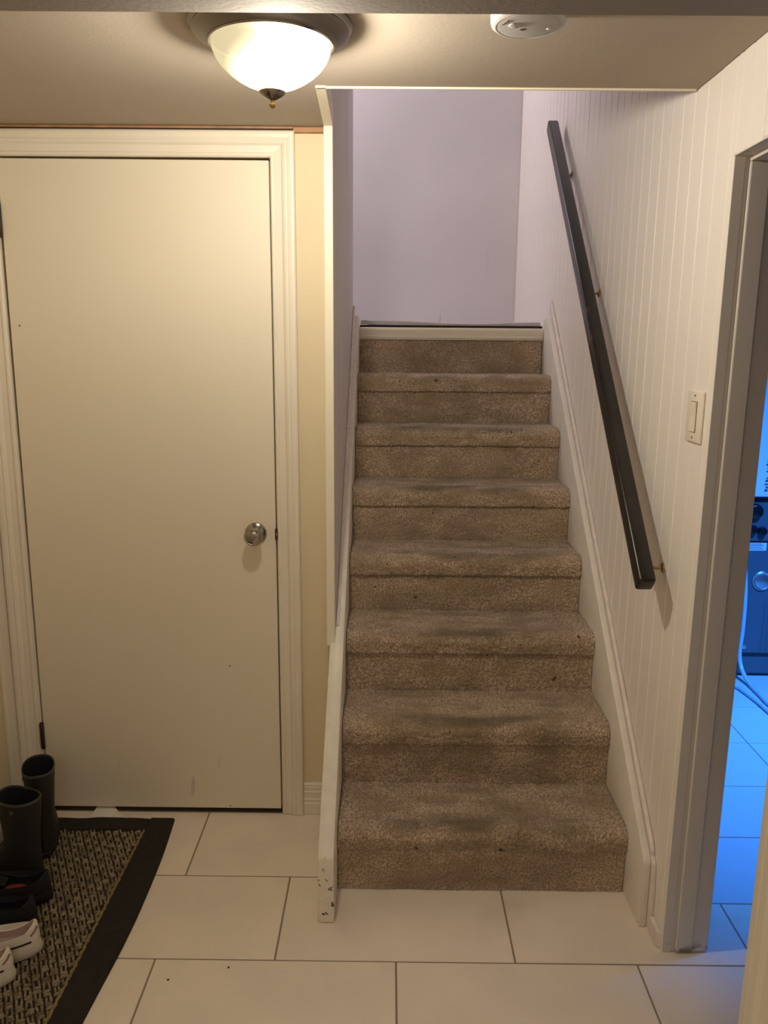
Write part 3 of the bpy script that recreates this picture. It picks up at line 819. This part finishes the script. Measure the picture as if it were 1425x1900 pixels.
def boot(label, loc, rz, lean):
    t = thing('rubber_boot', label, 'boot', loc, rz, 'pair of brown rubber boots on the mat')
    L, b, H = .215, .043, .272
    local('sole', loft([ring(NR, .004, L-.006, b*.9, flat(0)), ring(NR, -.003, L+.002, b*1.02, flat(.004)), ring(NR, -.003, L+.002, b*1.02, flat(.016)), ring(NR, .002, L-.003, b*.95, flat(.019))]), M['blacksole'], t, smooth=True, ang=.6)
    rim = lambda c, s: H+.004*c-.007*s*s
    la, lb = lean
    up = [ring(NR, .000, L-.002, b*.98, flat(.017)), ring(NR, -.001, L-.004, b, flat(.034)), ring(NR, .002, L*.92, b*.97, lambda c, s: .058-.006*c),
          ring(NR, .004, L*.70, b*.93, flat(.085)), ring(NR, .006, L*.545, b*.90, flat(.112)), ring(NR, .006, L*.50, b*.93, flat(.145)),
          ring(NR, .002, L*.515, b*1.02, flat(.19)), ring(NR, -.002, L*.53, b*1.10, flat(.235)), ring(NR, -.004, L*.535, b*1.14, lambda c, s: rim(c, s)-.006)]
    def sh(r): return [(x+la*max(0, z-.1), y+lb*max(0, z-.1), z) for x, y, z in r]
    local('shaft', loft([sh(r) for r in up], True, False), M['boot'], t, smooth=True, ang=1.3)
    rr = [ring(NR, -.0045, L*.537, b*1.15, lambda c, s: rim(c, s)-.007), ring(NR, -.0055, L*.541, b*1.17, lambda c, s: rim(c, s)-.003), ring(NR, -.0045, L*.537, b*1.15, rim), ring(NR, -.001, L*.518, b*1.09, rim), ring(NR, -.001, L*.518, b*1.09, lambda c, s: rim(c, s)-.006)]
    local('rim', loft([sh(r) for r in rr], False, False), M['bootrim'], t, smooth=True)
    ii = [ring(NR, -.001, L*.518, b*1.09, lambda c, s: rim(c, s)-.005), ring(NR, .006, L*.49, b*.95, flat(.16)), ring(NR, .008, L*.5, b*.85, flat(.10)), ring(NR, .008, L*.7, b*.85, flat(.03))]
    local('boot_lining', loft([sh(r) for r in ii], False, True), M['bootin'], t, smooth=True)
    for sgn in (-1, 1):
        p = sh([ring_pt(sgn*PI*.52, -.003, L*.532, b*1.115, .240)])[0]
        local('rivet', MB().lathe([(0,0),(.0065,0),(.006,.002),(0,.0026)], 14, (p[0], p[1]-(.001 if sgn > 0 else -.001), p[2]), 'y' if sgn > 0 else '-y'), M['bootrim'], t, smooth=True)
    return t
boot('tall brown rubber boot nearest the closet door, behind its twin', (-.866, .100, RT), math.radians(112), (0, 0))
boot('tall brown rubber boot in front of its twin, beside the black shoes', (-.818, -.014, RT), math.radians(166), (0, 0))

# ------------------------------------------------------------------ small things on the floor
pp = MB()
pv = [(-.830,.347,.0015),(-.770,.347,.0015),(-.722,.326,.0015),(-.765,.3215,.003),(-.842,.3225,.002),(-.832,.372,.006),(-.780,.374,.006),(-.79,.335,.0065),(-.81,.332,.005)]
pp.add(pv+[(x,y,z+.0012) for x,y,z in pv], [(0,5,6,1,7,8)]); pp.f = []
def paper():
    mb = MB(); nx, ny = 10, 6
    c = [(-.812,.380),(-.757,.380),(-.708,.322),(-.815,.3215)]
    for lay_ in (0, 1):
        for j in range(ny+1):
            for i in range(nx+1):
                u, v = i/nx, j/ny
                x = (c[0][0]*(1-u)+c[1][0]*u)*(1-v)+(c[3][0]*(1-u)+c[2][0]*u)*v
                y = (c[0][1]*(1-u)+c[1][1]*u)*(1-v)+(c[3][1]*(1-u)+c[2][1]*u)*v
                z = .003+.0012*abs(math.sin(u*6+v*3))+.006*(1-v)*.6+.0012*abs(math.sin(v*9-u*2))+.0008*lay_
                mb.v.append((x, y, z))
    k = (nx+1)*(ny+1)
    for j in range(ny):
        for i in range(nx):
            a = j*(nx+1)+i; q = (a, a+1, a+nx+2, a+nx+1)
            mb.f.append(q); mb.f.append(tuple(v+k for v in q[::-1]))
    return mb
tag(obj('paper_scrap', paper(), M['paper'], org=(-.79,.345,0), smooth=True), 'crumpled white scrap of paper caught under the closet door', 'paper')
tag(obj('twig', MB().tube([(-.556,.196,.003),(-.548,.190,.004),(-.541,.190,.003),(-.536,.195,.003)], .0022, 6), M['darkspot'], org=(-.547,.192,0)), 'tiny dark curl of debris beside the edge of the mat', 'debris')
def crumb(x, y, r, label):
    tag(obj('crumb', MB().lathe([(0,0),(r,.0003),(r*.8,r*.7),(0,r)], 7, (x, y, .0001)), M['darkspot'], org=(x, y, 0)), label, 'debris')
crumb(-.248, -.294, .0028, 'dark speck of dirt on the tile in front of the stairs')
crumb(-.385, -.335, .0028, 'tan speck of dirt on the tile beside the doormat border')

# ------------------------------------------------------------------ utility room
FY = 1.52
fa = thing('furnace', 'dark enamelled appliance with knobs and labels inside the blue lit room', 'appliance', (1.9, FY, 0))
body = obj('cabinet', MB().box(1.45, 2.30, FY, 2.10, .012, .832), M['appliance'], fa, bevel=.004)
obj('plinth', MB().box(1.47, 2.28, FY+.004, 2.08, .0, .012), M['knobblack'], fa)
obj('seam', MB().box(1.45, 2.30, FY-.002, FY+.01, .098, .114), M['knobblack'], fa)
obj('top_trim', MB().box(1.445, 2.305, FY-.006, 2.10, .832, .850), M['knobblack'], fa)
obj('upper_panel', MB().box(1.45, 2.30, FY+.002, 2.10, .850, 1.62), M['white'], fa, bevel=.003)
pr = MB(); 
for r in range(26):
    z = .875+r*.0145
    if r % 6 == 5: continue
    pr.box(1.806+.004*math.sin(r*2.1), 1.822-.003*math.cos(r*1.7), FY+.0005, FY+.0022, z, z+random.choice((.006, .008, .010)))
obj('printed_text', pr, M['ink'], fa)['kind'] = 'stuff'
for x, z, r in ((1.772, .786, .033), (1.770, .703, .019), (1.812, .696, .019)):
    k = obj('knob', MB().lathe([(0,-.001),(r*1.05,-.001),(r,.010),(r*.9,.022),(r*.75,.025),(0,.026)], 24, (x, FY, z), '-y'), M['knobblack'], fa, smooth=True, ang=.6)
obj('rating_label', MB().box(1.752, 1.841, FY-.0015, FY+.001, .604, .640), M['white'], fa)
for i in range(4): obj('label_line', MB().box(1.760, 1.828-.008*(i % 2), FY-.002, FY-.001, .610+.0078*i, .6125+.0078*i), M['ink'], fa)
obj('label_slot', MB().box(1.752, 1.846, FY-.002, FY+.001, .643, .649), M['knobblack'], fa)
obj('round_vent', MB().lathe([(0,-.001),(.046,-.001),(.046,.004),(.040,.010),(.034,.007),(.022,.011),(0,.012)], 30, (1.838, FY, .462), '-y'), M['vent'], fa, smooth=True, ang=.6)
obj('rib', MB().box(1.884, 1.892, FY-.003, FY+.001, .13, .36), M['appliance'], fa, bevel=.0015, seg=1)
obj('rib', MB().box(1.862, 1.868, FY-.003, FY+.001, .13, .36), M['appliance'], fa, bevel=.0015, seg=1)
sc_ = obj('screw', MB().lathe([(0,-.001),(.011,-.001),(.010,.004),(0,.005)], 16, (1.787, FY, .143), '-y'), M['vent'], fa, smooth=True)
def cat_rom(pts, n=8):
    P = [Vector(p) for p in pts]; P = [P[0]*2-P[1]]+P+[P[-1]*2-P[-2]]; out = []
    for i in range(1, len(P)-2):
        for k in range(n):
            t = k/n
            out.append(.5*((2*P[i])+(-P[i-1]+P[i+1])*t+(2*P[i-1]-5*P[i]+4*P[i+1]-P[i+2])*t*t+(-P[i-1]+3*P[i]-3*P[i+1]+P[i+2])*t**3))
    out.append(P[-2]); return out
M['hose'] = mat('clear_hose', (.50, .60, .68), .2)
tag(obj('hose', MB().tube(cat_rom([(1.745,FY-.014,.56),(1.763,FY-.014,.40),(1.768,FY-.014,.24),(1.764,FY-.016,.12),(1.765,FY-.05,.055),(1.772,1.40,.016),(1.770,1.28,.011),(1.768,1.17,.011),(1.80,.95,.011)]), .0095, 10), M['hose'], org=(1.77,1.4,0), smooth=True),
    'clear plastic hose running down the dark appliance onto the floor', 'hose')
tag(obj('hose', MB().tube(cat_rom([(1.55,1.47,.011),(1.64,1.44,.011),(1.70,1.385,.011),(1.718,1.31,.011),(1.730,1.20,.011),(1.735,1.08,.011),(1.74,.90,.011)]), .0095, 10), M['hose'], org=(1.72,1.2,0), smooth=True),
    'clear plastic hose lying flat along the utility room floor', 'hose')
